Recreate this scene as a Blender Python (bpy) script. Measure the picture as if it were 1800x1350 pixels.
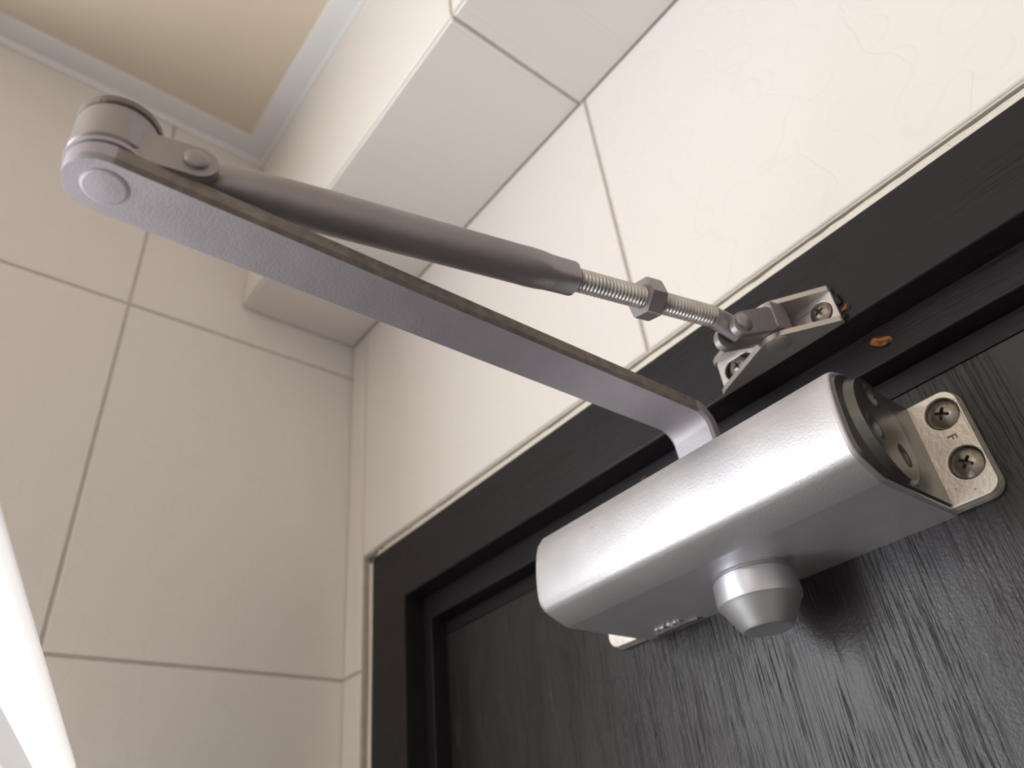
import bpy, bmesh, math, random
from mathutils import Vector, Matrix
random.seed(4)
for o in list(bpy.data.objects): bpy.data.objects.remove(o)
S = bpy.context.scene; C = S.collection
H = 1.85                                   # eye height of the camera above the floor

# ------------------------------------------------------------------ camera
cam = bpy.data.objects.new('camera', bpy.data.cameras.new('camera')); C.objects.link(cam)
right = Vector((0.6199281, 0.77868173, -0.09666392))
down = Vector((-0.50109817, 0.29808314, -0.81243281))
fwd = Vector((-0.6038127, 0.55208804, 0.57498611))
M = Matrix.Identity(4)
for i in range(3):
    M[i][0] = right[i]; M[i][1] = -down[i]; M[i][2] = -fwd[i]
M.translation = (0, 0, H)
cam.matrix_world = M
cam.data.sensor_width = 36; cam.data.lens = 1327.44*36/1800
cam.data.clip_start = 0.01
cam.data.dof.use_dof = True; cam.data.dof.focus_distance = 0.245; cam.data.dof.aperture_fstop = 11
S.camera = cam
# ------------------------------------------------------------------ world, lights, exposure
w = bpy.data.worlds.new('sky'); S.world = w; w.use_nodes = True
w.node_tree.nodes['Background'].inputs[0].default_value = (0.75, 0.85, 1, 1)
w.node_tree.nodes['Background'].inputs[1].default_value = 0.6
def area(name, loc, tgt, sx, sy, power, col):
    l = bpy.data.lights.new(name, 'AREA'); l.shape = 'RECTANGLE'; l.size = sx; l.size_y = sy
    l.energy = power; l.color = col
    o = bpy.data.objects.new(name, l); C.objects.link(o)
    o.location = Vector(loc)+Vector((0, 0, H))
    o.rotation_euler = (Vector(tgt)-Vector(loc)).to_track_quat('-Z', 'Y').to_euler()
    return o
WY0, WY1, WZ0, WZ1 = -0.95, -0.14, -0.45, 0.46       # window opening in the left wall
area('window_daylight', (-0.60, (WY0+WY1)/2, (WZ0+WZ1)/2), (0.4, (WY0+WY1)/2, (WZ0+WZ1)/2), 0.95, 0.85, 24.0, (0.97, 0.985, 1.0))
area('added_fill_light', (0.25, -1.15, 0.55), (0.25, -1.15, 0), 0.25, 0.25, 5.5, (1.0, 0.93, 0.86))  # added fill without a fixture, lifts the door wall near the corner
S.view_settings.view_transform = 'Standard'; S.view_settings.look = 'None'
S.view_settings.gamma = 1; S.view_settings.use_curve_mapping = False
S.view_settings.exposure = 0.0

# ------------------------------------------------------------------ materials
def mat(name, col, rough=0.5, metal=0.0, spec=0.5, bump=None, vary=0.0, vscale=20, stretch=None, coat=0):
    m = bpy.data.materials.new(name); m.use_nodes = True; nt = m.node_tree; N = nt.nodes; L = nt.links
    b = N['Principled BSDF']; b.inputs['Roughness'].default_value = rough
    b.inputs['Metallic'].default_value = metal; b.inputs['Specular IOR Level'].default_value = spec
    b.inputs['Coat Weight'].default_value = coat; b.inputs['Coat Roughness'].default_value = 0.25
    tc = N.new('ShaderNodeTexCoord'); mp = N.new('ShaderNodeMapping')
    if stretch: mp.inputs['Scale'].default_value = stretch
    L.new(tc.outputs['Object'], mp.inputs['Vector'])
    n = N.new('ShaderNodeTexNoise'); n.inputs['Scale'].default_value = vscale; n.inputs['Detail'].default_value = 5
    L.new(mp.outputs[0], n.inputs['Vector'])
    r = N.new('ShaderNodeValToRGB'); r.color_ramp.elements[0].position = 0.3; r.color_ramp.elements[1].position = 0.7
    r.color_ramp.elements[0].color = tuple(c*(1-vary) for c in col)+(1,)
    r.color_ramp.elements[1].color = tuple(min(1, c*(1+vary)) for c in col)+(1,)
    L.new(n.outputs[0], r.inputs[0]); L.new(r.outputs[0], b.inputs['Base Color'])
    if bump:
        sc, dist, st = bump
        mp2 = N.new('ShaderNodeMapping'); L.new(tc.outputs['Object'], mp2.inputs['Vector'])
        if st: mp2.inputs['Scale'].default_value = st
        n2 = N.new('ShaderNodeTexNoise'); n2.inputs['Scale'].default_value = sc; n2.inputs['Detail'].default_value = 4
        L.new(mp2.outputs[0], n2.inputs['Vector'])
        bp = N.new('ShaderNodeBump'); bp.inputs['Distance'].default_value = dist; bp.inputs['Strength'].default_value = 1
        L.new(n2.outputs[0], bp.inputs['Height']); L.new(bp.outputs[0], b.inputs['Normal'])
    return m
def spots(m, col, scale, lo, hi, axis_up=False, detail=8):
    """worn or dirty specks: own noise mask over the base colour"""
    nt = m.node_tree; N = nt.nodes; L = nt.links; b = N['Principled BSDF']
    src = b.inputs['Base Color'].links[0].from_socket
    tc = N['Texture Coordinate']; n = N.new('ShaderNodeTexNoise'); n.inputs['Scale'].default_value = scale
    n.inputs['Detail'].default_value = detail; n.inputs['Roughness'].default_value = 0.65
    L.new(tc.outputs['Object'], n.inputs['Vector'])
    r = N.new('ShaderNodeMapRange'); r.inputs[1].default_value = lo; r.inputs[2].default_value = hi
    L.new(n.outputs[0], r.inputs[0])
    mx = N.new('ShaderNodeMix'); mx.data_type = 'RGBA'
    L.new(r.outputs[0], mx.inputs[0]); L.new(src, mx.inputs[6]); mx.inputs[7].default_value = col+(1,)
    L.new(mx.outputs[2], b.inputs['Base Color'])
    return m
m_silver = spots(mat('silver_paint', (0.69, 0.685, 0.72), 0.47, 0.85, 0.5, (1000, 0.00007, None), 0.05, 60), (0.22, 0.19, 0.16), 420, 0.69, 0.75)
m_arm = spots(mat('arm_silver_paint', (0.42, 0.395, 0.435), 0.5, 0.35, 0.5, (1500, 0.00010, None), 0.06, 80), (0.75, 0.74, 0.72), 700, 0.73, 0.76)
m_rod = spots(mat('rod_grey_paint', (0.335, 0.31, 0.315), 0.44, 0.6, 0.5, (700, 0.00008, None), 0.08, 60), (0.75, 0.72, 0.68), 600, 0.72, 0.75)
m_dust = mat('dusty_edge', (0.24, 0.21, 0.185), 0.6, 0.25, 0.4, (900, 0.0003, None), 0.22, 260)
m_cast = spots(mat('worn_cast_metal', (0.76, 0.70, 0.64), 0.42, 0.6, 0.5, (700, 0.00015, None), 0.08, 90), (0.10, 0.08, 0.06), 520, 0.64, 0.70)
m_endcast = mat('end_cast_metal', (0.155, 0.153, 0.148), 0.33, 0.75, 0.5, (500, 0.00012, None), 0.05, 60)
m_brk = mat('bracket_metal', (0.55, 0.53, 0.51), 0.36, 0.72, 0.5, (800, 0.0001, None), 0.06, 90)
m_zinc = mat('zinc_thread', (0.55, 0.54, 0.53), 0.3, 0.85, 0.5, None, 0.15, 150)
m_screw = spots(mat('aged_screw', (0.28, 0.26, 0.225), 0.32, 0.8, 0.5, (600, 0.0001, None), 0.15, 200), (0.16, 0.12, 0.08), 330, 0.55, 0.7)
m_knob = mat('knob_silver', (0.54, 0.55, 0.58), 0.45, 0.88, 0.5, None, 0.03, 50)
m_black = mat('dark_hollow', (0.01, 0.01, 0.01), 0.6)
m_pvc = mat('white_pvc', (0.80, 0.80, 0.795), 0.35, 0, 0.5, None, 0.02, 10)
m_ceil = mat('ceiling_panel_beige', (0.74, 0.645, 0.52), 0.45, 0, 0.4, None, 0.03, 6)
m_grout = mat('grout', (0.56, 0.52, 0.48), 0.85, 0, 0.2, None, 0.08, 120)
m_plaster = spots(mat('cream_plaster', (0.70, 0.66, 0.58), 0.5, 0, 0.4, (260, 0.0006, None), 0.05, 90), (0.30, 0.25, 0.19), 210, 0.66, 0.72)
m_gap = mat('brown_gap', (0.26, 0.205, 0.16), 0.8, 0, 0.2, None, 0.1, 60)
m_floor = mat('floor_tiles', (0.22, 0.19, 0.17), 0.4, 0, 0.4, None, 0.15, 6)
m_foam = spots(mat('orange_foam', (0.36, 0.13, 0.035), 0.8, 0, 0.3, (900, 0.0012, None), 0.3, 300), (0.12, 0.05, 0.02), 500, 0.5, 0.62)
m_soot = mat('black_crumb', (0.012, 0.012, 0.014), 0.6, 0, 0.4, (900, 0.001, None), 0.3, 300)

def wood(name, vertical, spec=0.5, strong=1.0, rough=0.33):
    """black painted wood: open grain as relief, gloss from the paint"""
    m = bpy.data.materials.new(name); m.use_nodes = True; nt = m.node_tree; N = nt.nodes; L = nt.links
    b = N['Principled BSDF']; b.inputs['Roughness'].default_value = rough; b.inputs['Specular IOR Level'].default_value = spec
    tc = N.new('ShaderNodeTexCoord'); mp = N.new('ShaderNodeMapping')
    mp.inputs['Scale'].default_value = (1, 1, 0.022) if vertical else (0.04, 1, 1)
    L.new(tc.outputs['Object'], mp.inputs['Vector'])
    n = N.new('ShaderNodeTexNoise'); n.inputs['Scale'].default_value = 1250; n.inputs['Detail'].default_value = 3
    n.inputs['Roughness'].default_value = 0.6
    L.new(mp.outputs[0], n.inputs['Vector'])
    rr = N.new('ShaderNodeMapRange'); rr.inputs[1].default_value = 0.53; rr.inputs[2].default_value = 0.62
    L.new(n.outputs[0], rr.inputs[0])
    # where the grain opens strongly and where paint fills it
    n2 = N.new('ShaderNodeTexNoise'); n2.inputs['Scale'].default_value = 60; n2.inputs['Detail'].default_value = 2
    mp2 = N.new('ShaderNodeMapping'); mp2.inputs['Scale'].default_value = (1, 1, 0.15) if vertical else (0.15, 1, 1)
    L.new(tc.outputs['Object'], mp2.inputs['Vector']); L.new(mp2.outputs[0], n2.inputs['Vector'])
    r2 = N.new('ShaderNodeMapRange'); r2.inputs[1].default_value = 0.35; r2.inputs[2].default_value = 0.62
    L.new(n2.outputs[0], r2.inputs[0])
    mul = N.new('ShaderNodeMath'); mul.operation = 'MULTIPLY'; L.new(rr.outputs[0], mul.inputs[0]); L.new(r2.outputs[0], mul.inputs[1])
    bp = N.new('ShaderNodeBump'); bp.inputs['Distance'].default_value = 0.0005*strong; bp.inputs['Strength'].default_value = 0.9; bp.invert = True
    L.new(mul.outputs[0], bp.inputs['Height'])
    n3 = N.new('ShaderNodeTexNoise'); n3.inputs['Scale'].default_value = 900 if vertical else 260; n3.inputs['Detail'].default_value = 3
    L.new(tc.outputs['Object'], n3.inputs['Vector'])
    bp2 = N.new('ShaderNodeBump'); bp2.inputs['Distance'].default_value = 0.00012; L.new(n3.outputs[0], bp2.inputs['Height'])
    L.new(bp.outputs[0], bp2.inputs['Normal']); L.new(bp2.outputs[0], b.inputs['Normal'])
    cr = N.new('ShaderNodeValToRGB'); e = cr.color_ramp.elements
    e[0].color = (0.0145, 0.0120, 0.0150, 1); e[1].color = (0.007, 0.007, 0.008, 1)
    L.new(mul.outputs[0], cr.inputs[0]); L.new(cr.outputs[0], b.inputs['Base Color'])
    return m
m_door = wood('black_door_grain', True, 0.52, 0.42, 0.36)
m_frame = wood('black_frame_paint', False, 0.26, 0.3, 0.44)
spots(m_frame, (0.075, 0.075, 0.075), 95, 0.715, 0.74)
m_frame_v = wood('black_jamb_paint', True, 0.3, 0.3, 0.42)

def tile_material(name, col, swap):
    """glazed cream tile, faint relief of open rings and wavy lines"""
    m = bpy.data.materials.new(name); m.use_nodes = True; nt = m.node_tree; N = nt.nodes; L = nt.links
    b = N['Principled BSDF']; b.inputs['Roughness'].default_value = 0.42; b.inputs['Specular IOR Level'].default_value = 0.4
    tc = N.new('ShaderNodeTexCoord'); sp = N.new('ShaderNodeSeparateXYZ'); cb = N.new('ShaderNodeCombineXYZ')
    L.new(tc.outputs['Object'], sp.inputs[0])
    L.new(sp.outputs[1 if swap else 0], cb.inputs[0]); L.new(sp.outputs[2], cb.inputs[1])
    v = N.new('ShaderNodeTexVoronoi'); v.voronoi_dimensions = '2D'; v.inputs['Scale'].default_value = 40
    v.inputs['Randomness'].default_value = 0.22; L.new(cb.outputs[0], v.inputs['Vector'])
    def band(sock, c, wd):
        s = N.new('ShaderNodeMath'); s.operation = 'SUBTRACT'; L.new(sock, s.inputs[0]); s.inputs[1].default_value = c
        a = N.new('ShaderNodeMath'); a.operation = 'ABSOLUTE'; L.new(s.outputs[0], a.inputs[0])
        r = N.new('ShaderNodeMapRange'); r.inputs[1].default_value = 0; r.inputs[2].default_value = wd
        r.inputs[3].default_value = 1; r.inputs[4].default_value = 0; L.new(a.outputs[0], r.inputs[0]); return r.outputs[0]
    ring = band(v.outputs['Distance'], 0.33, 0.045)
    n = N.new('ShaderNodeTexNoise'); n.noise_dimensions = '2D'; n.inputs['Scale'].default_value = 34; n.inputs['Detail'].default_value = 1
    L.new(cb.outputs[0], n.inputs['Vector'])
    g = N.new('ShaderNodeMapRange'); g.inputs[1].default_value = 0.40; g.inputs[2].default_value = 0.50; L.new(n.outputs[0], g.inputs[0])
    mu = N.new('ShaderNodeMath'); mu.operation = 'MULTIPLY'; L.new(ring, mu.inputs[0]); L.new(g.outputs[0], mu.inputs[1])
    wv = N.new('ShaderNodeTexWave'); wv.inputs['Scale'].default_value = 6.6; wv.inputs['Distortion'].default_value = 5
    wv.inputs['Detail'].default_value = 1; wv.inputs['Detail Scale'].default_value = 5; wv.bands_direction = 'X'
    L.new(cb.outputs[0], wv.inputs['Vector'])
    line = band(wv.outputs['Fac'], 1.0, 0.012)
    ad = N.new('ShaderNodeMath'); ad.operation = 'MAXIMUM'; L.new(mu.outputs[0], ad.inputs[0]); L.new(line, ad.inputs[1])
    bp = N.new('ShaderNodeBump'); bp.invert = True; bp.inputs['Distance'].default_value = 0.00009; bp.inputs['Strength'].default_value = 0.8
    L.new(ad.outputs[0], bp.inputs['Height']); L.new(bp.outputs[0], b.inputs['Normal'])
    mx = N.new('ShaderNodeMix'); mx.data_type = 'RGBA'
    f = N.new('ShaderNodeMath'); f.operation = 'MULTIPLY'; f.inputs[1].default_value = 0.22; L.new(ad.outputs[0], f.inputs[0])
    L.new(f.outputs[0], mx.inputs[0]); mx.inputs[6].default_value = col+(1,)
    mx.inputs[7].default_value = tuple(c*0.90 for c in col)+(1,)
    L.new(mx.outputs[2], b.inputs['Base Color'])
    return m
TC = (0.76, 0.72, 0.69)
m_tile = tile_material('cream_tile', TC, False)
m_tile_l = tile_material('cream_tile_side', TC, True)
m_glow = bpy.data.materials.new('bar_front_glow'); m_glow.use_nodes = True
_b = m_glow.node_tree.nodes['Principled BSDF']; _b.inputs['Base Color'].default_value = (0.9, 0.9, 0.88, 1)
_b.inputs['Emission Color'].default_value = (1, 0.98, 0.95, 1); _b.inputs['Emission Strength'].default_value = 1.7  # emission put in so the bar's front reads as blown-out white

m_bar_body = bpy.data.materials.new('bar_body_glow'); m_bar_body.use_nodes = True
_b = m_bar_body.node_tree.nodes['Principled BSDF']; _b.inputs['Base Color'].default_value = (0.82, 0.80, 0.79, 1); _b.inputs['Roughness'].default_value = 0.35
_b.inputs['Emission Color'].default_value = (1, 0.96, 0.94, 1); _b.inputs['Emission Strength'].default_value = 0.5  # added emission brightens the bar's lip and underside, not a light source
# ------------------------------------------------------------------ helpers
def obj(name, bm, m, parent=None, smooth=None, bevel=None, seg=2):
    bmesh.ops.recalc_face_normals(bm, faces=bm.faces)
    me = bpy.data.meshes.new(name); bm.to_mesh(me); bm.free()
    ms = m if isinstance(m, (list, tuple)) else [m]
    for k in ms: me.materials.append(k)
    o = bpy.data.objects.new(name, me); C.objects.link(o)
    if parent: o.parent = parent
    if smooth is not None:
        for p in me.polygons: p.use_smooth = True
        me.set_sharp_from_angle(angle=math.radians(smooth))
    if bevel:
        bv = o.modifiers.new('bevel', 'BEVEL'); bv.width = bevel; bv.segments = seg; bv.limit_method = 'ANGLE'
        bv.angle_limit = math.radians(38); bv.harden_normals = True
        for p in me.polygons: p.use_smooth = True
        if smooth is None: me.set_sharp_from_angle(angle=math.radians(38))
    return o
Zo = Vector((0, 0, H))
def V(x, y, z): return Vector((x, y, z+H))
def empty(name, loc, label=None, cat=None, group=None, kind=None, parent=None):
    o = bpy.data.objects.new(name, None); C.objects.link(o)
    if label: o['label'] = label
    if cat: o['category'] = cat
    if group: o['group'] = group
    if kind: o['kind'] = kind
    return o       # all roots stay at the origin of the scene; children carry world coordinates
def rootat(name, loc, **k):
    o = empty(name, loc, **k); o.location = V(*loc); return o
def child(o, root):
    o.parent = root; o.matrix_parent_inverse = Matrix.Translation(-root.location); return o
def box_bm(x0, x1, y0, y1, z0, z1, bm=None):
    bm = bm or bmesh.new()
    vs = [bm.verts.new(V(x, y, z)) for x in (x0, x1) for y in (y0, y1) for z in (z0, z1)]
    for f in ((0, 1, 3, 2), (4, 6, 7, 5), (0, 4, 5, 1), (2, 3, 7, 6), (0, 2, 6, 4), (1, 5, 7, 3)):
        bm.faces.new([vs[i] for i in f])
    return bm
def plate_bm(outer, holes, fn, t0, t1, bm=None):
    """flat plate with holes; fn(u,v,t) -> world point"""
    bm = bm or bmesh.new()
    for k, t in enumerate((t0, t1)):
        eds = []
        for lp in [outer]+holes:
            vs = [bm.verts.new(fn(u, v, t)) for u, v in lp]
            eds += [bm.edges.new((vs[i], vs[(i+1) % len(vs)])) for i in range(len(vs))]
            if k == 0: lp_v = vs
            if not hasattr(plate_bm, 'st'): plate_bm.st = []
            plate_bm.st.append(vs)
        bmesh.ops.triangle_fill(bm, edges=eds, use_beauty=True)
    st = plate_bm.st; n = len(holes)+1
    for i in range(n):
        a, b = st[i], st[i+n]
        for j in range(len(a)):
            bm.faces.new((a[j], a[(j+1) % len(a)], b[(j+1) % len(a)], b[j]))
    plate_bm.st = []
    return bm
plate_bm.st = []
def circ(cx, cy, r, n=32, a0=0, a1=2*math.pi, close=True):
    m = n if close else n+1
    return [(cx+r*math.cos(a0+(a1-a0)*i/n), cy+r*math.sin(a0+(a1-a0)*i/n)) for i in range(m)]
def rrect(x0, x1, y0, y1, r, n=6):
    """r: radii for corners (x0y0, x1y0, x1y1, x0y1)"""
    out = []
    for (cx, cy, rr, a) in ((x0, y0, r[0], math.pi), (x1, y0, r[1], 1.5*math.pi), (x1, y1, r[2], 0), (x0, y1, r[3], .5*math.pi)):
        if rr <= 0: out.append((cx, cy)); continue
        ox = cx+(rr if cx == x0 else -rr); oy = cy+(rr if cy == y0 else -rr)
        out += [(ox+rr*math.cos(a+i*math.pi/2/n), oy+rr*math.sin(a+i*math.pi/2/n)) for i in range(n+1)]
    return out
def frame(axis, up=Vector((0, 0, 1))):
    a = Vector(axis).normalized(); u = up.cross(a)
    if u.length < 1e-4: u = Vector((1, 0, 0))
    u.normalize(); v = a.cross(u).normalized(); return a, u, v
def lathe_bm(base, axis, prof, n=48, bm=None, cap=True):
    """prof: (distance along axis, radius)"""
    bm = bm or bmesh.new(); a, u, v = frame(axis); rings = []
    for d, r in prof:
        rings.append([bm.verts.new(base+a*d+(u*math.cos(2*math.pi*i/n)+v*math.sin(2*math.pi*i/n))*r) for i in range(n)])
    for p, q in zip(rings, rings[1:]):
        for i in range(n): bm.faces.new((p[i], p[(i+1) % n], q[(i+1) % n], q[i]))
    if cap: bm.faces.new(rings[0]); bm.faces.new(rings[-1])
    return bm
def loft_bm(pts, secs, bm=None, up=Vector((0, 0, 1))):
    """pts: centre points; secs: 2D outline per point (side, up)"""
    bm = bm or bmesh.new(); rings = []
    for i, p in enumerate(pts):
        t = (pts[min(i+1, len(pts)-1)]-pts[max(i-1, 0)]).normalized()
        a, u, v = frame(t, up)
        rings.append([bm.verts.new(p+u*x+v*y) for x, y in secs[i]])
    n = len(rings[0])
    for p, q in zip(rings, rings[1:]):
        for i in range(n): bm.faces.new((p[i], p[(i+1) % n], q[(i+1) % n], q[i]))
    bm.faces.new(rings[0]); bm.faces.new(rings[-1])
    return bm
def superell(a, b, e, n=32):
    out = []
    for i in range(n):
        t = 2*math.pi*i/n; c, s = math.cos(t), math.sin(t)
        out.append((a*math.copysign(abs(c)**(2/e), c), b*math.copysign(abs(s)**(2/e), s)))
    return out
def text_mesh(body, size, extrude, fn_matrix, name, m, root, bold=0.0):
    cu = bpy.data.curves.new(name, 'FONT'); cu.body = body; cu.size = size; cu.extrude = extrude; cu.offset = bold
    cu.align_x = 'LEFT'; cu.space_character = 1.08
    tmp = bpy.data.objects.new(name, cu); C.objects.link(tmp)
    bpy.context.view_layer.update()
    me = bpy.data.meshes.new_from_object(tmp.evaluated_get(bpy.context.evaluated_depsgraph_get()))
    bpy.data.objects.remove(tmp)
    me.transform(fn_matrix); me.materials.clear(); me.materials.append(m)
    o = bpy.data.objects.new(name, me); C.objects.link(o)
    return child(o, root)

# ------------------------------------------------------------------ structure: walls of tiles
XL, YD = -0.456, 0.240        # tile faces of the left wall and the door wall
XR, YB, ZF = 1.25, -1.75, -H  # right wall, back wall, floor
ZC = 0.586                    # ceiling
SY, SZ = 0.143, 0.407         # boxed-in bulkhead over the door: front face and underside
DX0, DX1 = -0.3738, 0.3465    # door leaf
FX0, FX1 = -0.4332, 0.4060    # opening left in the tiles around the frame
FZ = 0.2092
TW, TH, G = 0.330, 0.240, 0.0020
def struct(name): return empty(name, (0, 0, 0), kind='structure')
def ranges(a, b, first, step):
    """cells of a regular grid clipped to a..b"""
    k = math.floor((a-first)/step); out = []
    while first+k*step < b-1e-6:
        lo, hi = max(a, first+k*step), min(b, first+(k+1)*step)
        if hi-lo > 0.004: out.append((lo, hi))
        k += 1
    return out
def tiles(root, us, vs, fn, m, cut=None):
    g = G/2
    for (u0, u1) in us:
        for (v0, v1) in vs:
            cells = [(u0, u1, v0, v1)]
            if cut:
                cu0, cu1, cv0, cv1 = cut
                new = []
                for a, b, c, d in cells:
                    if b <= cu0 or a >= cu1 or d <= cv0 or c >= cv1: new.append((a, b, c, d)); continue
                    if a < cu0: new.append((a, cu0, c, d))
                    if b > cu1: new.append((cu1, b, c, d))
                    ia, ib = max(a, cu0), min(b, cu1)
                    if c < cv0: new.append((ia, ib, c, cv0))
                    if d > cv1: new.append((ia, ib, cv1, d))
                cells = new
            for a, b, c, d in cells:
                if b-a < 0.006 or d-c < 0.004: continue
                bm = bmesh.new()
                dep = 0.0075+random.uniform(-.00012, .00012)
                A = [fn(u, v, 0) for u, v in ((a+g, c+g), (b-g, c+g), (b-g, d-g), (a+g, d-g))]
                e = 0.0006
                B = [fn(u, v, dep-e) for u, v in ((a+g, c+g), (b-g, c+g), (b-g, d-g), (a+g, d-g))]
                T = [fn(u, v, dep) for u, v in ((a+g+e, c+g+e), (b-g-e, c+g+e), (b-g-e, d-g-e), (a+g+e, d-g-e))]
                r0, r1, r2 = ([bm.verts.new(p) for p in r] for r in (A, B, T))
                for p, q in ((r0, r1), (r1, r2)):
                    for i in range(4): bm.faces.new((p[i], p[(i+1) % 4], q[(i+1) % 4], q[i]))
                bm.faces.new(r0); bm.faces.new(r2)
                child(obj('tile', bm, m), root)
# left wall
wl = struct('wall_left')
bm = bmesh.new(); t0 = XL-0.0075
for y0, y1, z0, z1 in ((YB-.1, WY0, ZF, ZC+.05), (WY1, YD+.12, ZF, ZC+.05), (WY0, WY1, ZF, WZ0), (WY0, WY1, WZ1, ZC+.05)):
    box_bm(t0-0.10, t0+0.0062, y0, y1, z0, z1, bm)
child(obj('grout', bm, m_grout), wl)
tiles(wl, ranges(YB, YD+.004, 0.0665, TW), ranges(-1.30, ZC, 0.1345, TH), lambda u, v, d: V(t0+d, u, v), m_tile_l, (WY0, WY1, WZ0, WZ1))
# door wall
wb = struct('wall_back')
bm = bmesh.new(); t1 = YD+0.0075
box_bm(XL-.1, FX0, t1-.0062, t1+.12, ZF, SZ+.002, bm); box_bm(FX1, XR+.1, t1-.0062, t1+.12, ZF, SZ+.002, bm)
box_bm(FX0, FX1, t1-.0062, t1+.12, FZ, SZ+.002, bm)
child(obj('grout', bm, m_grout), wb)
us = ranges(XL, XR, -0.166, TW)
tiles(wb, us, ranges(-1.30, 0.1345, 0.1345, TH)+[(0.1345, SZ)], lambda u, v, d: V(u, t1-d, v), m_tile, (FX0, FX1, -3, FZ))
# boxed-in bulkhead over the door
ws = struct('wall_upper')
child(obj('grout', box_bm(XL-.1, XR+.1, SY+.0013, t1+.1, SZ+.0013, ZC+.05), m_grout), ws)
usf = ranges(XL, XR, -0.170, TW)
tiles(ws, usf, [(SZ+.001, ZC-.008)], lambda u, v, d: V(u, SY+.0075-d, v), m_tile)
tiles(ws, usf, [(SY+.0005, YD+.0005)], lambda u, v, d: V(u, v, SZ+.0075-d), m_tile)
# ceiling of beige panels with white edge trim
cl = struct('ceiling')
k = 0
x = XL-.02
for i in range(8):
    child(obj('ceiling_panel', box_bm(x+.0012, x+.248, YB, SY+.01, ZC, ZC+.008), m_ceil), cl); x += .25
child(obj('ceiling_backing', box_bm(XL-.1, XR+.1, YB-.1, SY+.02, ZC+.009, ZC+.05), m_ceil), cl)
TWd = 0.0203
def ltrim(bm, horizontal):
    z0, z1 = ZC-.0035, ZC-.0002
    if horizontal:      # along X, against the bulkhead
        pr = [(SY, ZC-.0115), (SY-.0016, ZC-.0115), (SY-.0022, z0-.0008), (SY-TWd+.002, z0), (SY-TWd, z0+.001), (SY-TWd, z1), (SY, z1)]
        a = [bm.verts.new(V(XL+(SY-p), p, z)) for p, z in pr]; b = [bm.verts.new(V(XR, p, z)) for p, z in pr]
    else:
        pr = [(XL, ZC-.0115), (XL+.0016, ZC-.0115), (XL+.0022, z0-.0008), (XL+TWd-.002, z0), (XL+TWd, z0+.001), (XL+TWd, z1), (XL, z1)]
        a = [bm.verts.new(V(p, SY-(p-XL), z)) for p, z in pr]; b = [bm.verts.new(V(p, YB, z)) for p, z in pr]
    n = len(pr)
    for i in range(n): bm.faces.new((a[i], a[(i+1) % n], b[(i+1) % n], b[i]))
    bm.faces.new(a); bm.faces.new(b); return bm
for hz in (True, False):
    t = obj('trim_1' if hz else 'trim_2', ltrim(bmesh.new(), hz), m_pvc, None, 25); t['kind'] = 'structure'
# floor, right wall, rear wall (all behind or beside the camera)
fl = obj('floor', box_bm(XL-.1, XR+.1, YB-.1, t1+.6, ZF-.1, ZF), m_floor); fl['kind'] = 'structure'
wr = struct('wall_right')
child(obj('grout', box_bm(XR+.0013, XR+.1, YB-.1, t1+.1, ZF, ZC+.05), m_grout), wr)
tiles(wr, ranges(YB, YD, 0.0665, TW), ranges(-1.30, ZC, 0.1345, TH), lambda u, v, d: V(XR+.0075-d, u, v), m_tile_l)
wf = struct('wall_front')
child(obj('grout', box_bm(XL-.1, XR+.1, YB-.1, YB-.0013, ZF, ZC+.05), m_grout), wf)
tiles(wf, ranges(XL, XR, -0.166, TW), ranges(-1.30, ZC, 0.1345, TH), lambda u, v, d: V(u, YB-.0075+d, v), m_tile)
# window in the left wall
wn = struct('window_1')
bm = bmesh.new(); f = .045
for y0, y1, z0, z1 in ((WY0, WY1, WZ0, WZ0+f), (WY0, WY1, WZ1-f, WZ1), (WY0, WY0+f, WZ0+f, WZ1-f), (WY1-f, WY1, WZ0+f, WZ1-f)):
    box_bm(XL-.085, XL-.035, y0, y1, z0, z1, bm)
child(obj('window_frame', bm, m_pvc, None, None, .002), wn)

# ------------------------------------------------------------------ door frame and door
tr = struct('trim_3')
OX1 = FX1-.0132
def fr(name, bm, m, bev=.0012): return child(obj(name, bm, m, None, None, bev), tr)
def arch(name, xo0, xo1, zo, xi0, xi1, zi, y0, m, bev):
    return fr(name, plate_bm([(xo0, ZF), (xi0, ZF), (xi0, zi), (xi1, zi), (xi1, ZF), (xo1, ZF), (xo1, zo), (xo0, zo)], [], lambda u, v, t: V(u, t, v), y0, .330), m, bev)
arch('casing', -.420, OX1, .2040, -.3816, OX1-.0384, .1650, YD, m_frame, .0012)
arch('door_stop', -.3818, OX1-.0382, .1652, -.3733, OX1-.049, .1503, .2535, m_frame, .0008)
# the cream plaster bead left showing around the frame, with the brown gap behind it
def bead(name, pts_in, pts_out):
    bm = bmesh.new(); R = []
    n = len(pts_in); random.seed(11)
    for (a, b) in zip(pts_in, pts_out):
        a, b = Vector(a), Vector(b)
        j = random.uniform(-.00035, .00035)
        ring = [V(a.x, .252, a.y), V(a.x, YD+.0006+j, a.y), V((a.x+b.x)/2, YD+j*.6, (a.y+b.y)/2), V(b.x, YD+.0011+j, b.y), V(b.x, .252, b.y)]
        R.append([bm.verts.new(p) for p in ring])
    for p, q in zip(R, R[1:]):
        for i in range(5): bm.faces.new((p[i], p[(i+1) % 5], q[(i+1) % 5], q[i]))
    bm.faces.new(R[0]); bm.faces.new(R[-1])
    return child(obj(name, bm, m_plaster, None, 40), tr)
xs = [-.4205+i*(OX1+.4205)/160 for i in range(161)]
random.seed(5)
bead('plaster_bead', [(x, .2035) for x in xs], [(x-(.003 if i == 0 else 0), .2073+random.uniform(-.0001, .0001)) for i, x in enumerate(xs)])
zs = [.2035-i*(.2035+H)/60 for i in range(61)]
bead('plaster_bead', [(-.4198, z) for z in zs], [(-.4252, z) for z in zs])
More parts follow.
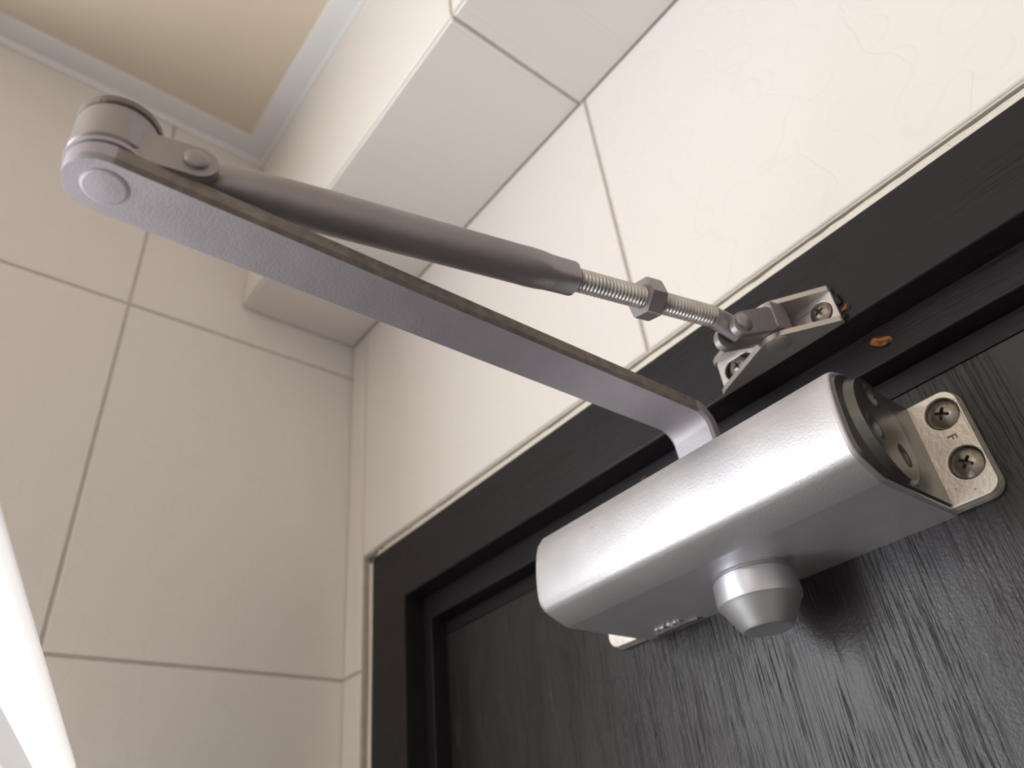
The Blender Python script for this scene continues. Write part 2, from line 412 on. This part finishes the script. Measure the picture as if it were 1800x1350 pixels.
gp = box_bm(FX0-.001, FX1, .2465, .300, .2035, FZ+.001); box_bm(FX0-.001, -.4195, .2465, .300, ZF, .2035, gp); box_bm(OX1-.0005, FX1, .2465, .300, ZF, .2035, gp)
child(obj('gap_filler', gp, m_gap), tr)
dr = struct('door_1')
child(obj('edge_strip', box_bm(DX0, DX1, .2640, .3040, .1418, .1500), m_frame, None, None, .0005), dr)
child(obj('door_leaf', box_bm(DX0, DX1, .2640, .3040, ZF+.008, .14155), m_door, None, None, .0004), dr)

# ------------------------------------------------------------------ unidentified bright bar at the left, its glow added by emission
lt = Vector((-.9575, .2886, 0)); ln = Vector((.2886, .9575, 0))
def lv(t, n, z): return Vector((0, 0, H))+lt*t+ln*n+Vector((0, 0, z))
white_bar = rootat('bright_bar', (-.43, .09, .065), label='unidentified white bar with added glow, jutting out of the tiled left wall at the lower left', cat='white_bar')
def lprism(prof, ta, tb):
    bm = bmesh.new(); a = [bm.verts.new(lv(ta, n, z)) for n, z in prof]; b = [bm.verts.new(lv(tb, n, z)) for n, z in prof]
    k = len(prof)
    for i in range(k): bm.faces.new((a[i], a[(i+1) % k], b[(i+1) % k], b[i]))
    bm.faces.new(a); bm.faces.new(b); return bm
child(obj('bar_body', lprism([(-.095, .0500), (-.0430, .0500), (-.0405, .0570), (-.0450, .0580), (-.0450, .0735), (-.0430, .0737), (-.0388, .0786), (-.0390, .0800), (-.095, .0800)], .13, .4465), m_bar_body, None, None, .0012), white_bar)
child(obj('glow_band', lprism([(-.0450, .0578)]+[(-.0415+.0042*math.cos(a), .0655+.0077*math.sin(a)) for a in [math.radians(-90+15*i) for i in range(13)]]+[(-.0450, .0732)], .132, .4455), m_glow, None, 60), white_bar)
child(obj('end_cap', lprism([(-.0955, .0490), (-.0400, .0490), (-.0380, .0805), (-.0955, .0805)], .124, .131), m_pvc, None, None, .001), white_bar)

# ------------------------------------------------------------------ the door closer
ZU = .0933; YL = .2640
dc = rootat('door_closer', (-.151, YL, ZU), label='silver hydraulic door closer with two-piece folding arm on the black door and its frame', cat='door closer')
X0, X1 = -.2225, -.0800
# housing
prof = [(0, 0), (.0482, 0), (.0490, .00015), (.0584, .0044), (.0596, .0052), (.0606, .0062), (.0614, .0075), (.0619, .0090), (.0622, .0108), (.0623, .0140), (.0620, .0195), (.0613, .0250), (.0602, .0300), (.0588, .0338), (.0565, .0368), (.0530, .0388), (.0480, .0402), (.0400, .0411), (0, .0415)]
bm = bmesh.new(); R = []
def shrink(pr, s):     # towards the middle of the section
    cx, cy = .031, .0207
    return [(max(0, cx+(p-cx)*(1-s/.031)) if p > .001 else 0, cy+(q-cy)*(1-s/.0207)) for p, q in pr]
ends = [(X0, .0030), (X0+.0005, .0017), (X0+.0016, .0006), (X0+.0035, 0), (X1-.0012, 0), (X1-.0004, .0003), (X1, .0008)]
for x, s in ends:
    R.append([bm.verts.new(V(x, YL-p, ZU+q)) for p, q in shrink(prof, s)])
for p, q in zip(R, R[1:]):
    n = len(p)
    for i in range(n): bm.faces.new((p[i], p[(i+1) % n], q[(i+1) % n], q[i]))
bm.faces.new(R[0]); bm.faces.new(R[-1])
housing = child(obj('housing', bm, m_silver, None, 20), dc)
# right end: rim, raised boss with dimples, web
bm = bmesh.new()
pr = shrink(prof, .0014)
a = [bm.verts.new(V(X1-.0002, YL-p, ZU+q)) for p, q in pr]; b = [bm.verts.new(V(X1+.0009, YL-p, ZU+q)) for p, q in shrink(prof, .0020)]
n = len(pr)
for i in range(n): bm.faces.new((a[i], a[(i+1) % n], b[(i+1) % n], b[i]))
bm.faces.new(a); bm.faces.new(b)
child(obj('end_plate', bm, m_endcast, None, 30), dc)
def boss():
    bm = bmesh.new(); cp, cq, R0 = .0365, .0210, .0180
    holes = [(.0385, .0325, .0042), (.0478, .0172, .0042), (.0305, .0128, .0042)]
    NR, NS = 60, 96; rings = []
    def top(p, q):
        h = .0009+.0028*max(0, min(1, (p-(cp-R0))/(1.6*R0)))
        for hp, hq, hr in holes:
            d = math.hypot(p-hp, q-hq)/hr
            if d < 1: h -= .0026*(1-d**2)**.8
        return h
    for i in range(1, NR+1):
        r = R0*i/NR
        rings.append([bm.verts.new(V(X1+top(cp+r*math.cos(t), cq+r*math.sin(t)), YL-(cp+r*math.cos(t)), ZU+cq+r*math.sin(t))) for t in [2*math.pi*j/NS for j in range(NS)]])
    r = R0+.0014
    rings.append([bm.verts.new(V(X1+.0007, YL-(cp+r*math.cos(t)), ZU+cq+r*math.sin(t))) for t in [2*math.pi*j/NS for j in range(NS)]])
    for p, q in zip(rings, rings[1:]):
        for i in range(NS): bm.faces.new((p[i], p[(i+1) % NS], q[(i+1) % NS], q[i]))
    bm.faces.new(rings[0])
    # keep the skirt a closed solid
    bm.faces.new(rings[-1])
    return bm
bs = child(obj('end_boss', boss(), m_endcast, None, 50), dc)
# mounting ears
def ear(sign, xb):
    fn = lambda u, v, t: V(xb+sign*u, YL-t, ZU+v)
    L_ = .0160
    outer = rrect(-.002, L_, .0010, .0398, (0, .0048, .0048, 0))
    holes = [circ(.0097, .0321, .0057, 36), circ(.0097, .0133, .0057, 36)]
    bm = plate_bm(outer, holes, fn, .0012, .0052)
    e = child(obj('mounting_ear', bm, m_cast, None, None, .0007, 3), dc)
    child(obj('ear_base', plate_bm(rrect(-.002, L_+.0006, .0002, .0405, (0, .0055, .0055, 0)), [], fn, .0001, .0014), m_endcast, None, None, .0003), dc)
    return e
ear(1, X1+.0006); ear(-1, X0)
def screw_bm(R0, dome, cross_len, cross_w, NR=44, NS=96):
    """head along +Z at origin"""
    bm = bmesh.new(); rings = []
    def top(x, y):
        r = math.hypot(x, y)/R0; h = dome*(1-r**2.2)
        for (a, b) in ((x, y), (y, x)):
            if abs(a) < cross_len and abs(b) < cross_w*(1-.35*abs(a)/cross_len):
                h = min(h, dome*.9-.0022*(1-(abs(a)/cross_len)**2)-.0004)
        return h
    for i in range(1, NR+1):
        r = R0*(i/NR)
        rings.append([bm.verts.new((r*math.cos(t), r*math.sin(t), top(r*math.cos(t), r*math.sin(t)))) for t in [2*math.pi*j/NS for j in range(NS)]])
    rings.append([bm.verts.new((R0*.98*math.cos(t), R0*.98*math.sin(t), -.0012)) for t in [2*math.pi*j/NS for j in range(NS)]])
    for p, q in zip(rings, rings[1:]):
        for i in range(NS): bm.faces.new((p[i], p[(i+1) % NS], q[(i+1) % NS], q[i]))
    bm.faces.new(rings[0]); bm.faces.new(rings[-1])
    return bm
sc_me = None
def put_screw(x, y, z, rot, parent, me=None, s=1.0):
    global sc_me
    if sc_me is None:
        o = obj('screw', screw_bm(.0051, .0015, .0023, .00062), m_screw, None, 35); sc_me = o.data
    else:
        o = bpy.data.objects.new('screw', sc_me); C.objects.link(o)
    # head faces -Y
    mw = Matrix.Translation(V(x, y, z)) @ Matrix.Rotation(math.radians(90), 4, 'X') @ Matrix.Rotation(math.radians(rot), 4, 'Z') @ Matrix.Scale(s, 4)
    o.parent = parent; o.matrix_parent_inverse = Matrix.Identity(4)
    o.matrix_basis = Matrix.Translation(-parent.location) @ mw
    return o
ex = X1+.0006+.0097
put_screw(ex, YL-.0040, ZU+.0321, 62, dc); put_screw(ex, YL-.0040, ZU+.0133, 50, dc)
put_screw(X0-.0097, YL-.0040, ZU+.0321, 10, dc); put_screw(X0-.0097, YL-.0040, ZU+.0133, 35, dc)
# stamped letter on the right ear: its head points to +X
mt = Matrix.Translation(V(ex-.0018, YL-.00525, ZU+.0241)) @ Matrix(((0, 1, 0, 0), (0, 0, -1, 0), (-1, 0, 0, 0), (0, 0, 0, 1)))
text_mesh('F', .0046, .00012, mt, 'stamped_letter', m_endcast, dc)
# maker's lettering on the underside: right = +X, up = -Y, faces down
mt = Matrix.Translation(V(-.2080, .2572, ZU-.0002)) @ Matrix(((1, 0, 0, 0), (0, -1, 0, 0), (0, 0, -1, 0), (0, 0, 0, 1)))
text_mesh('RYOBI', .0047, .0003, mt, 'raised_lettering', m_silver, dc, .00006)
bm = bmesh.new()
a = [bm.verts.new(V(x, y, z)) for x, y, z in ((-.2128, .2594, ZU+.0002), (-.1885, .2594, ZU+.0002), (-.1875, .2636, ZU+.0002), (-.2138, .2636, ZU+.0002))]
b = [bm.verts.new(V(x, y, z)) for x, y, z in ((-.2128, .2594, ZU-.0007), (-.1885, .2594, ZU-.0007), (-.1875, .2630, ZU-.0001), (-.2138, .2630, ZU-.0001))]
for i in range(4): bm.faces.new((a[i], a[(i+1) % 4], b[(i+1) % 4], b[i]))
bm.faces.new(a); bm.faces.new(b)
child(obj('lettering_ledge', bm, m_endcast), dc)
# pinion cover knob under the body
KX, KY = -.1452, .2385
kn = lathe_bm(V(KX, KY, ZU+.0004), (0, 0, -1), [(0, .0140), (.0012, .0141), (.0018, .0145), (.0026, .0147), (.0028, .0142), (.0034, .0142), (.0036, .0148), (.0102, .0150), (.0118, .0147), (.0129, .0138), (.0203, .0094), (.0212, .0086), (.0214, .0078)], 72)
child(obj('pinion_cap', kn, m_knob, None, 25), dc)

# main arm -----------------------------------------------------------
EX, EY = -.1450, .0094; AZ0, AZ1 = .1502, .1562
SX, SYp = -.1434, .238
arm_root = None
bm = bmesh.new()
hw = .0094
cl_pts = []        # centre line in (y, z), lower surface offset handled through the thickness
th = AZ1-AZ0; zc = (AZ0+AZ1)/2
path = [(EY, zc)]+[(EY+(0.2150-EY)*i/10, zc) for i in range(1, 11)]
rb = .0090
for i in range(1, 11):
    a = math.radians(84)*i/10
    path.append((.2150+rb*math.sin(a)*1.05, zc-rb*(1-math.cos(a))))
path.append((path[-1][0]+.0006, .1385))
rows = []
for i, (y, z) in enumerate(path):
    y0, z0 = path[max(i-1, 0)]; y1, z1 = path[min(i+1, len(path)-1)]
    t = Vector((y1-y0, z1-z0)).normalized(); nrm = Vector((-t.y, t.x))
    cx = EX+(SX-EX)*(y-EY)/(SYp-EY)
    rows.append((cx, y, z, nrm))
def ring(cx, y, z, nrm, hw, hb, c=.0011):
    pr = [(-hw, -hb+c), (-hw+c, -hb), (hw-c, -hb), (hw, -hb+c), (hw, hb-c), (hw-c, hb), (-hw+c, hb), (-hw, hb-c)]
    return [bm.verts.new(V(cx+u, y+nrm.x*v, z+nrm.y*v)) for u, v in pr]
R = []
# rounded end about the elbow
for k in range(0, 13):
    a = math.radians(86-86*k/12)
    yy = EY-.0098*math.sin(a)*0.93; ww = max(.0012, hw*math.cos(a)**0.9) if k else .0014
    R.append(ring(EX, yy, zc, Vector((0, 1)), ww, th/2))
for i, (cx, y, z, nrm) in enumerate(rows[1:]):
    R.append(ring(cx, y, z, nrm, hw, th/2))
for p, q in zip(R, R[1:]):
    for i in range(8): bm.faces.new((p[i], p[(i+1) % 8], q[(i+1) % 8], q[i]))
bm.faces.new(R[0]); bm.faces.new(R[-1])
bmesh.ops.recalc_face_normals(bm, faces=bm.faces)
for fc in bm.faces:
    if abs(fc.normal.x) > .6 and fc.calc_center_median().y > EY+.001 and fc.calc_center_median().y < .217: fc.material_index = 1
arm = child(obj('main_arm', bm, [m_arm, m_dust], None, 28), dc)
# spindle under the arm's foot
child(obj('spindle', lathe_bm(V(SX, .2300, ZU+.0395), (0, 0, 1), [(0, .0085), (.0030, .0085), (.0040, .0078), (.0046, .0068)], 40), m_arm, None, 30), dc)
# pin disc on the arm's underside, boss on its top
child(obj('pivot_pin', lathe_bm(V(EX+.0004, EY+.0003, AZ0+.0006), (0, 0, -1), [(0, .0054), (.0008, .0054), (.0009, .0049), (.0010, .0047), (.0011, .0030), (.00125, .0012)], 56), m_arm, None, 18), dc)
child(obj('pivot_boss', lathe_bm(V(EX, EY, AZ1-.0004), (0, 0, 1), [(0, .0097), (.0012, .0097), (.0022, .0088)], 56), m_arm, None, 40), dc)

# forearm ------------------------------------------------------------
P0 = Vector((-.1412, .0275, .1628)); P1 = Vector((-.1007, .2298, .1697))
ud = (P1-P0).normalized()
def rp(y): return V(*(P0+(P1-P0)*((y-P0.y)/(P1.y-P0.y))))
side = Vector((ud.y, -ud.x, 0)).normalized()      # towards +X
fa = rootat('forearm_placeholder', (0, 0, 0)); bpy.data.objects.remove(fa)
# elbow barrel
child(obj('elbow_barrel', lathe_bm(V(EX, EY, .1578), (0, 0, 1), [(0, .0088), (.0008, .0096), (.0118, .0096), (.0122, .0093)], 64), m_rod, None, 35), dc)
child(obj('elbow_cap', lathe_bm(V(EX+.0004, EY, .1701), (0, 0, 1), [(0, .0092), (.0002, .0098), (.0018, .0099), (.0023, .0094)], 64), m_dust, None, 35), dc)
# two cheek plates from the barrel to the rivet
def stadium(L0, L1, r, n=14):
    return [(L0, -r)]+[(L1+r*math.cos(a), r*math.sin(a)) for a in [math.radians(-90+180*i/n) for i in range(n+1)]]+[(L0, r)]
cdir = Vector((rp(.0285)-V(EX, EY, .1628))); cdir.z = 0; clen = cdir.length; cdir.normalize(); cside = Vector((cdir.y, -cdir.x, 0))
cb_ = V(EX, EY, .1602)
for s in (1, -1):
    fn = lambda u, v, t, s=s: cb_+cdir*u+Vector((0, 0, v))+cside*(s*t)
    child(obj('elbow_cheek', plate_bm(stadium(.0045, .0186, .0053), [], fn, .0050, .0076), m_rod, None, None, .0004), dc)
rv = [(0, .0030), (.0009, .0030), (.0010, .0029), (.0015, .0024), (.0018, .0012)]
for s in (1,):
    child(obj('elbow_rivet', lathe_bm(cb_+cdir*.0184+cside*.0074, cside, rv, 36), m_rod, None, 50), dc)
# tube: flattened at both ends
pts = []; secs = []
tube = [(.0240, .0026, .0046, 3.2), (.0300, .0027, .0047, 3.2), (.0325, .0042, .0050, 2.8), (.0360, .0050, .0053, 2.4), (.0420, .0056, .0057, 2.2), (.0500, .0061, .0061, 2), (.0600, .0062, .0062, 2), (.0900, .0062, .0062, 2), (.1200, .0062, .0062, 2),
        (.1245, .0062, .0062, 2.1), (.1280, .0058, .0058, 2.4), (.1310, .0051, .0053, 3.0), (.1335, .0048, .0051, 3.6), (.1400, .0047, .0050, 3.8), (.1408, .0045, .0048, 3.6)]
for y, a, b, e in tube:
    pts.append(rp(y)); secs.append(superell(a, b, e, 40))
tb = child(obj('arm_tube', loft_bm(pts, secs), m_rod, None, 35), dc)
# threaded rod (a true helix ridge)
def thread(y0, y1, r0, depth, pitch):
    bm = bmesh.new(); p0, p1 = rp(y0), rp(y1); Lg = (p1-p0).length; a, u, v = frame(p1-p0)
    NA = 28; n = int(Lg/pitch*10); R = []
    for i in range(n+1):
        d = Lg*i/n; rg = []
        for j in range(NA):
            ph = (d/pitch - j/NA) % 1; t = abs(ph*2-1)            # 1 at root, 0 at crest
            r = r0-depth*min(1, max(0, (t-.12)/.76))
            rg.append(bm.verts.new(p0+a*d+(u*math.cos(2*math.pi*j/NA)+v*math.sin(2*math.pi*j/NA))*r))
        R.append(rg)
    for p, q in zip(R, R[1:]):
        for i in range(NA): bm.faces.new((p[i], p[(i+1) % NA], q[(i+1) % NA], q[i]))
    bm.faces.new(R[0]); bm.faces.new(R[-1]); return bm
rod = child(obj('threaded_rod', thread(.138, .1985, .0040, .00062, .00142), m_zinc, None, 60), dc)
# hex nut
nc = rp(.1672); bm = bmesh.new(); a, u, v = frame(ud); hexr = .0074
def hx(d, r, ch=1.0):
    return [nc+a*d+(u*math.cos(math.radians(60*i+20))+v*math.sin(math.radians(60*i+20)))*r for i in range(6)]
NS = 72
def hexrad(t):
    t = (t-math.radians(18)+math.radians(30)) % math.radians(60)-math.radians(30)
    return hexr*math.cos(math.radians(30))/math.cos(abs(t)-0) if True else hexr
def hexr_at(t):    # distance to the hexagon's side, corners at 18+60k degrees
    k = ((math.degrees(t)-20) % 60)-30
    return hexr*math.cos(math.radians(30))/math.cos(math.radians(k))
R = []
for d, lim in ((0, .0068), (.0005, 9), (.0055, 9), (.0060, .0067)):
    R.append([bm.verts.new(nc+a*d+(u*math.cos(t)+v*math.sin(t))*(min(hexr_at(t), lim+.0004) if lim < 1 else hexr_at(t))) for t in [2*math.pi*(j)/NS+math.radians(3) for j in range(NS)]])
for p, q in zip(R, R[1:]):
    for i in range(NS): bm.faces.new((p[i], p[(i+1) % NS], q[(i+1) % NS], q[i]))
bm.faces.new(R[0]); bm.faces.new(R[-1])
child(obj('lock_nut', bm, m_rod, None, 25), dc)
# plain shank and eye
pts = [rp(y)-Vector((0, 0, dz)) for y, dz in ((.1980, 0), (.1995, .0003), (.2010, .0010), (.2030, .0016), (.2055, .0026), (.2090, .0042))]
secs = [superell(a, b, e, 32) for a, b, e in ((.0038, .0038, 2), (.0038, .0038, 2), (.0037, .0040, 2.2), (.0030, .0048, 2.6), (.0027, .0052, 3), (.0027, .0050, 3))]
child(obj('rod_end', loft_bm(pts, secs), m_rod, None, 40), dc)
# clevis strap at the shoe
sd = Vector((ud.x, ud.y, 0)).normalized(); piv = V(-.1010, .2290, .1737); hz = .0062
for s in (1, -1):
    fn = lambda u, v, t, s=s: piv-sd*u+Vector((0, 0, v-.0010-.44*(u-.003)))+side*(s*t)
    child(obj('clevis_cheek', plate_bm([(.003, -.0040), (.0075, -.0056)]+stadium(.0190, .0226, .0052)[1:-1]+[(.0075, .0056), (.003, .0040)], [], fn, .0031, .0056), m_rod, None, None, .0005, 3), dc)
bm = bmesh.new()
out = [(-.0050, .0060)]+[(.0010+.0056*math.cos(a), .0062*math.sin(a)) for a in [math.radians(90-15*i) for i in range(13)]]+[(-.0050, -.0060)]
A = [bm.verts.new(piv+sd*p+side*q+Vector((0, 0, -hz))) for p, q in out]; B = [bm.verts.new(piv+sd*p+side*q+Vector((0, 0, hz))) for p, q in out]
n = len(out)
for i in range(n): bm.faces.new((A[i], A[(i+1) % n], B[(i+1) % n], B[i]))
bm.faces.new(A); bm.faces.new(B)
child(obj('clevis_bend', bm, m_rod, None, 40, .0005), dc)
child(obj('clevis_rivet', lathe_bm(piv-sd*.0226+side*.0054-Vector((0, 0, .0096)), side, [(0, .0036), (.0009, .0035), (.0015, .0028), (.0020, .0018), (.0022, .0006)], 36), m_rod, None, 50), dc)

# shoe bracket on the frame -----------------------------------------
BX0, BX1, BZ0, BZ1 = -.1333, -.0795, .1648, .1812
br = child(obj('shoe_bracket', plate_bm([(BX0, BZ0), (BX1, BZ0), (BX1, BZ1-.002), (BX1-.002, BZ1), (BX0+.002, BZ1), (BX0, BZ1-.002)], [rrect(-.1308, -.1168, .1682, .1770, (.0043,)*4, 8), circ(-.0855, .1727, .0043, 32)], lambda u, v, t: V(u, YD-t, v), 0, .0020), m_brk, None, None, .0004), dc)
def flange(z0, z1, apex, name, lft=BX0-.0002):
    # outline in x / protrusion; a low rounded triangle
    ax, ap = apex
    pts = [(BX0-.0015, .0004), (BX0-.0010, .0022), (BX0+.0015, .0040)]
    r = .006
    for i in range(9):
        a = math.radians(120-60*i/8)
        pts.append((ax+.0075*math.cos(a)*1.3, ap-.0070+.0070*math.sin(a)))
    pts += [(BX1-.0020, .0038), (BX1-.0002, .0026), (BX1, .0004)]
    return child(obj(name, plate_bm(pts, [], lambda u, v, t: V(u, YD-v, t), z0, z1), m_brk, None, None, .0007, 3), dc)
flange(BZ0-.0001, BZ0+.0022, (-.1022, .0158), 'lower_flange')
flange(BZ1-.0016, BZ1+.0006, (-.1022, .0150), 'upper_flange')
child(obj('shoe_pin', lathe_bm(V(-.1010, .2290, BZ0+.0002), (0, 0, -1), [(0, .0047), (.0005, .0046), (.0009, .0036), (.0011, .0020)], 40), m_brk, None, 50), dc)
child(obj('shoe_pin', lathe_bm(V(-.1010, .2290, BZ0), (0, 0, 1), [(0, .0030), (BZ1-BZ0+.001, .0030)], 24), m_brk, None, 50), dc)
put_screw(-.0855, YD-.0024, .1727, 20, dc, s=.82); put_screw(-.1240, YD-.0020, .1727, 15, dc, s=.80)

# ------------------------------------------------------------------ crumbs of sealant
def crumb(loc, rx, ry, rz, m, name, label, cat, seed, sub=4, amp=.45, tilt=0):
    random.seed(seed); bm = bmesh.new(); bmesh.ops.create_icosphere(bm, subdivisions=sub, radius=1)
    lumps = [(Vector((random.uniform(-1, 1), random.uniform(-1, 1), random.uniform(-1, 1))).normalized(), random.uniform(.25, .6), random.uniform(-amp, amp)) for _ in range(26)]
    for v in bm.verts:
        d = v.co.normalized(); s = 1
        for l, wd, am in lumps: s += am*math.exp(-((d-l).length/wd)**2)
        s += random.uniform(-.03, .03)
        v.co = d*max(.35, s)
    mt = Matrix.Translation(V(*loc)) @ Matrix.Rotation(tilt, 4, 'Y') @ Matrix.Diagonal((rx, ry, rz, 1))
    bmesh.ops.transform(bm, matrix=mt, verts=bm.verts)
    o = obj(name, bm, m, None, 50); o['label'] = label; o['category'] = cat
    return o
crumb((-.0755, .2530, .1584), .0034, .0012, .0019, m_foam, 'foam_crumb', 'ragged orange foam crumb stuck to the frame above the right end of the closer', 'foam', 3, amp=.6, tilt=.5)
crumb((-.1945, .2531, .1590), .0018, .0008, .0009, m_foam, 'foam_crumb', 'tiny orange foam crumb on the frame left of where the arm meets the closer body', 'foam', 8)
crumb((-.0772, YD-.0006, .1700), .0013, .0008, .0008, m_foam, 'foam_crumb', 'tiny orange foam crumb at the right end of the arm bracket', 'foam', 15, amp=.7)
crumb((-.0785, YD-.0006, .1745), .0011, .0014, .0024, m_soot, 'sealant_crumb', 'black ragged crumb of sealant beside the bracket, above the orange one', 'sealant', 21, amp=.7)
crumb((-.0788, YD-.0004, .1668), .0010, .0009, .0014, m_soot, 'sealant_crumb', 'black ragged crumb of sealant beside the bracket, below the orange one', 'sealant', 22, amp=.7)
# dark smears of old paint on the plaster bead at the frame's corner
m_smear = mat('old_paint_smear', (0.10, 0.105, 0.09), 0.6, 0, 0.4, (900, 0.0008, None), 0.4, 300)
for i, (x, z, rx, rz) in enumerate(((-.4185, .2050, .0026, .0009), (-.4140, .2058, .0020, .0007), (-.4212, .2028, .0009, .0022), (-.4070, .2062, .0012, .0004))):
    o = crumb((x, YD-.0002, z), rx, .0008, rz, m_smear, 'paint_smear', '', '', 40+i, sub=3, amp=.6)
    del o['label']; del o['category']
    child(o, tr)
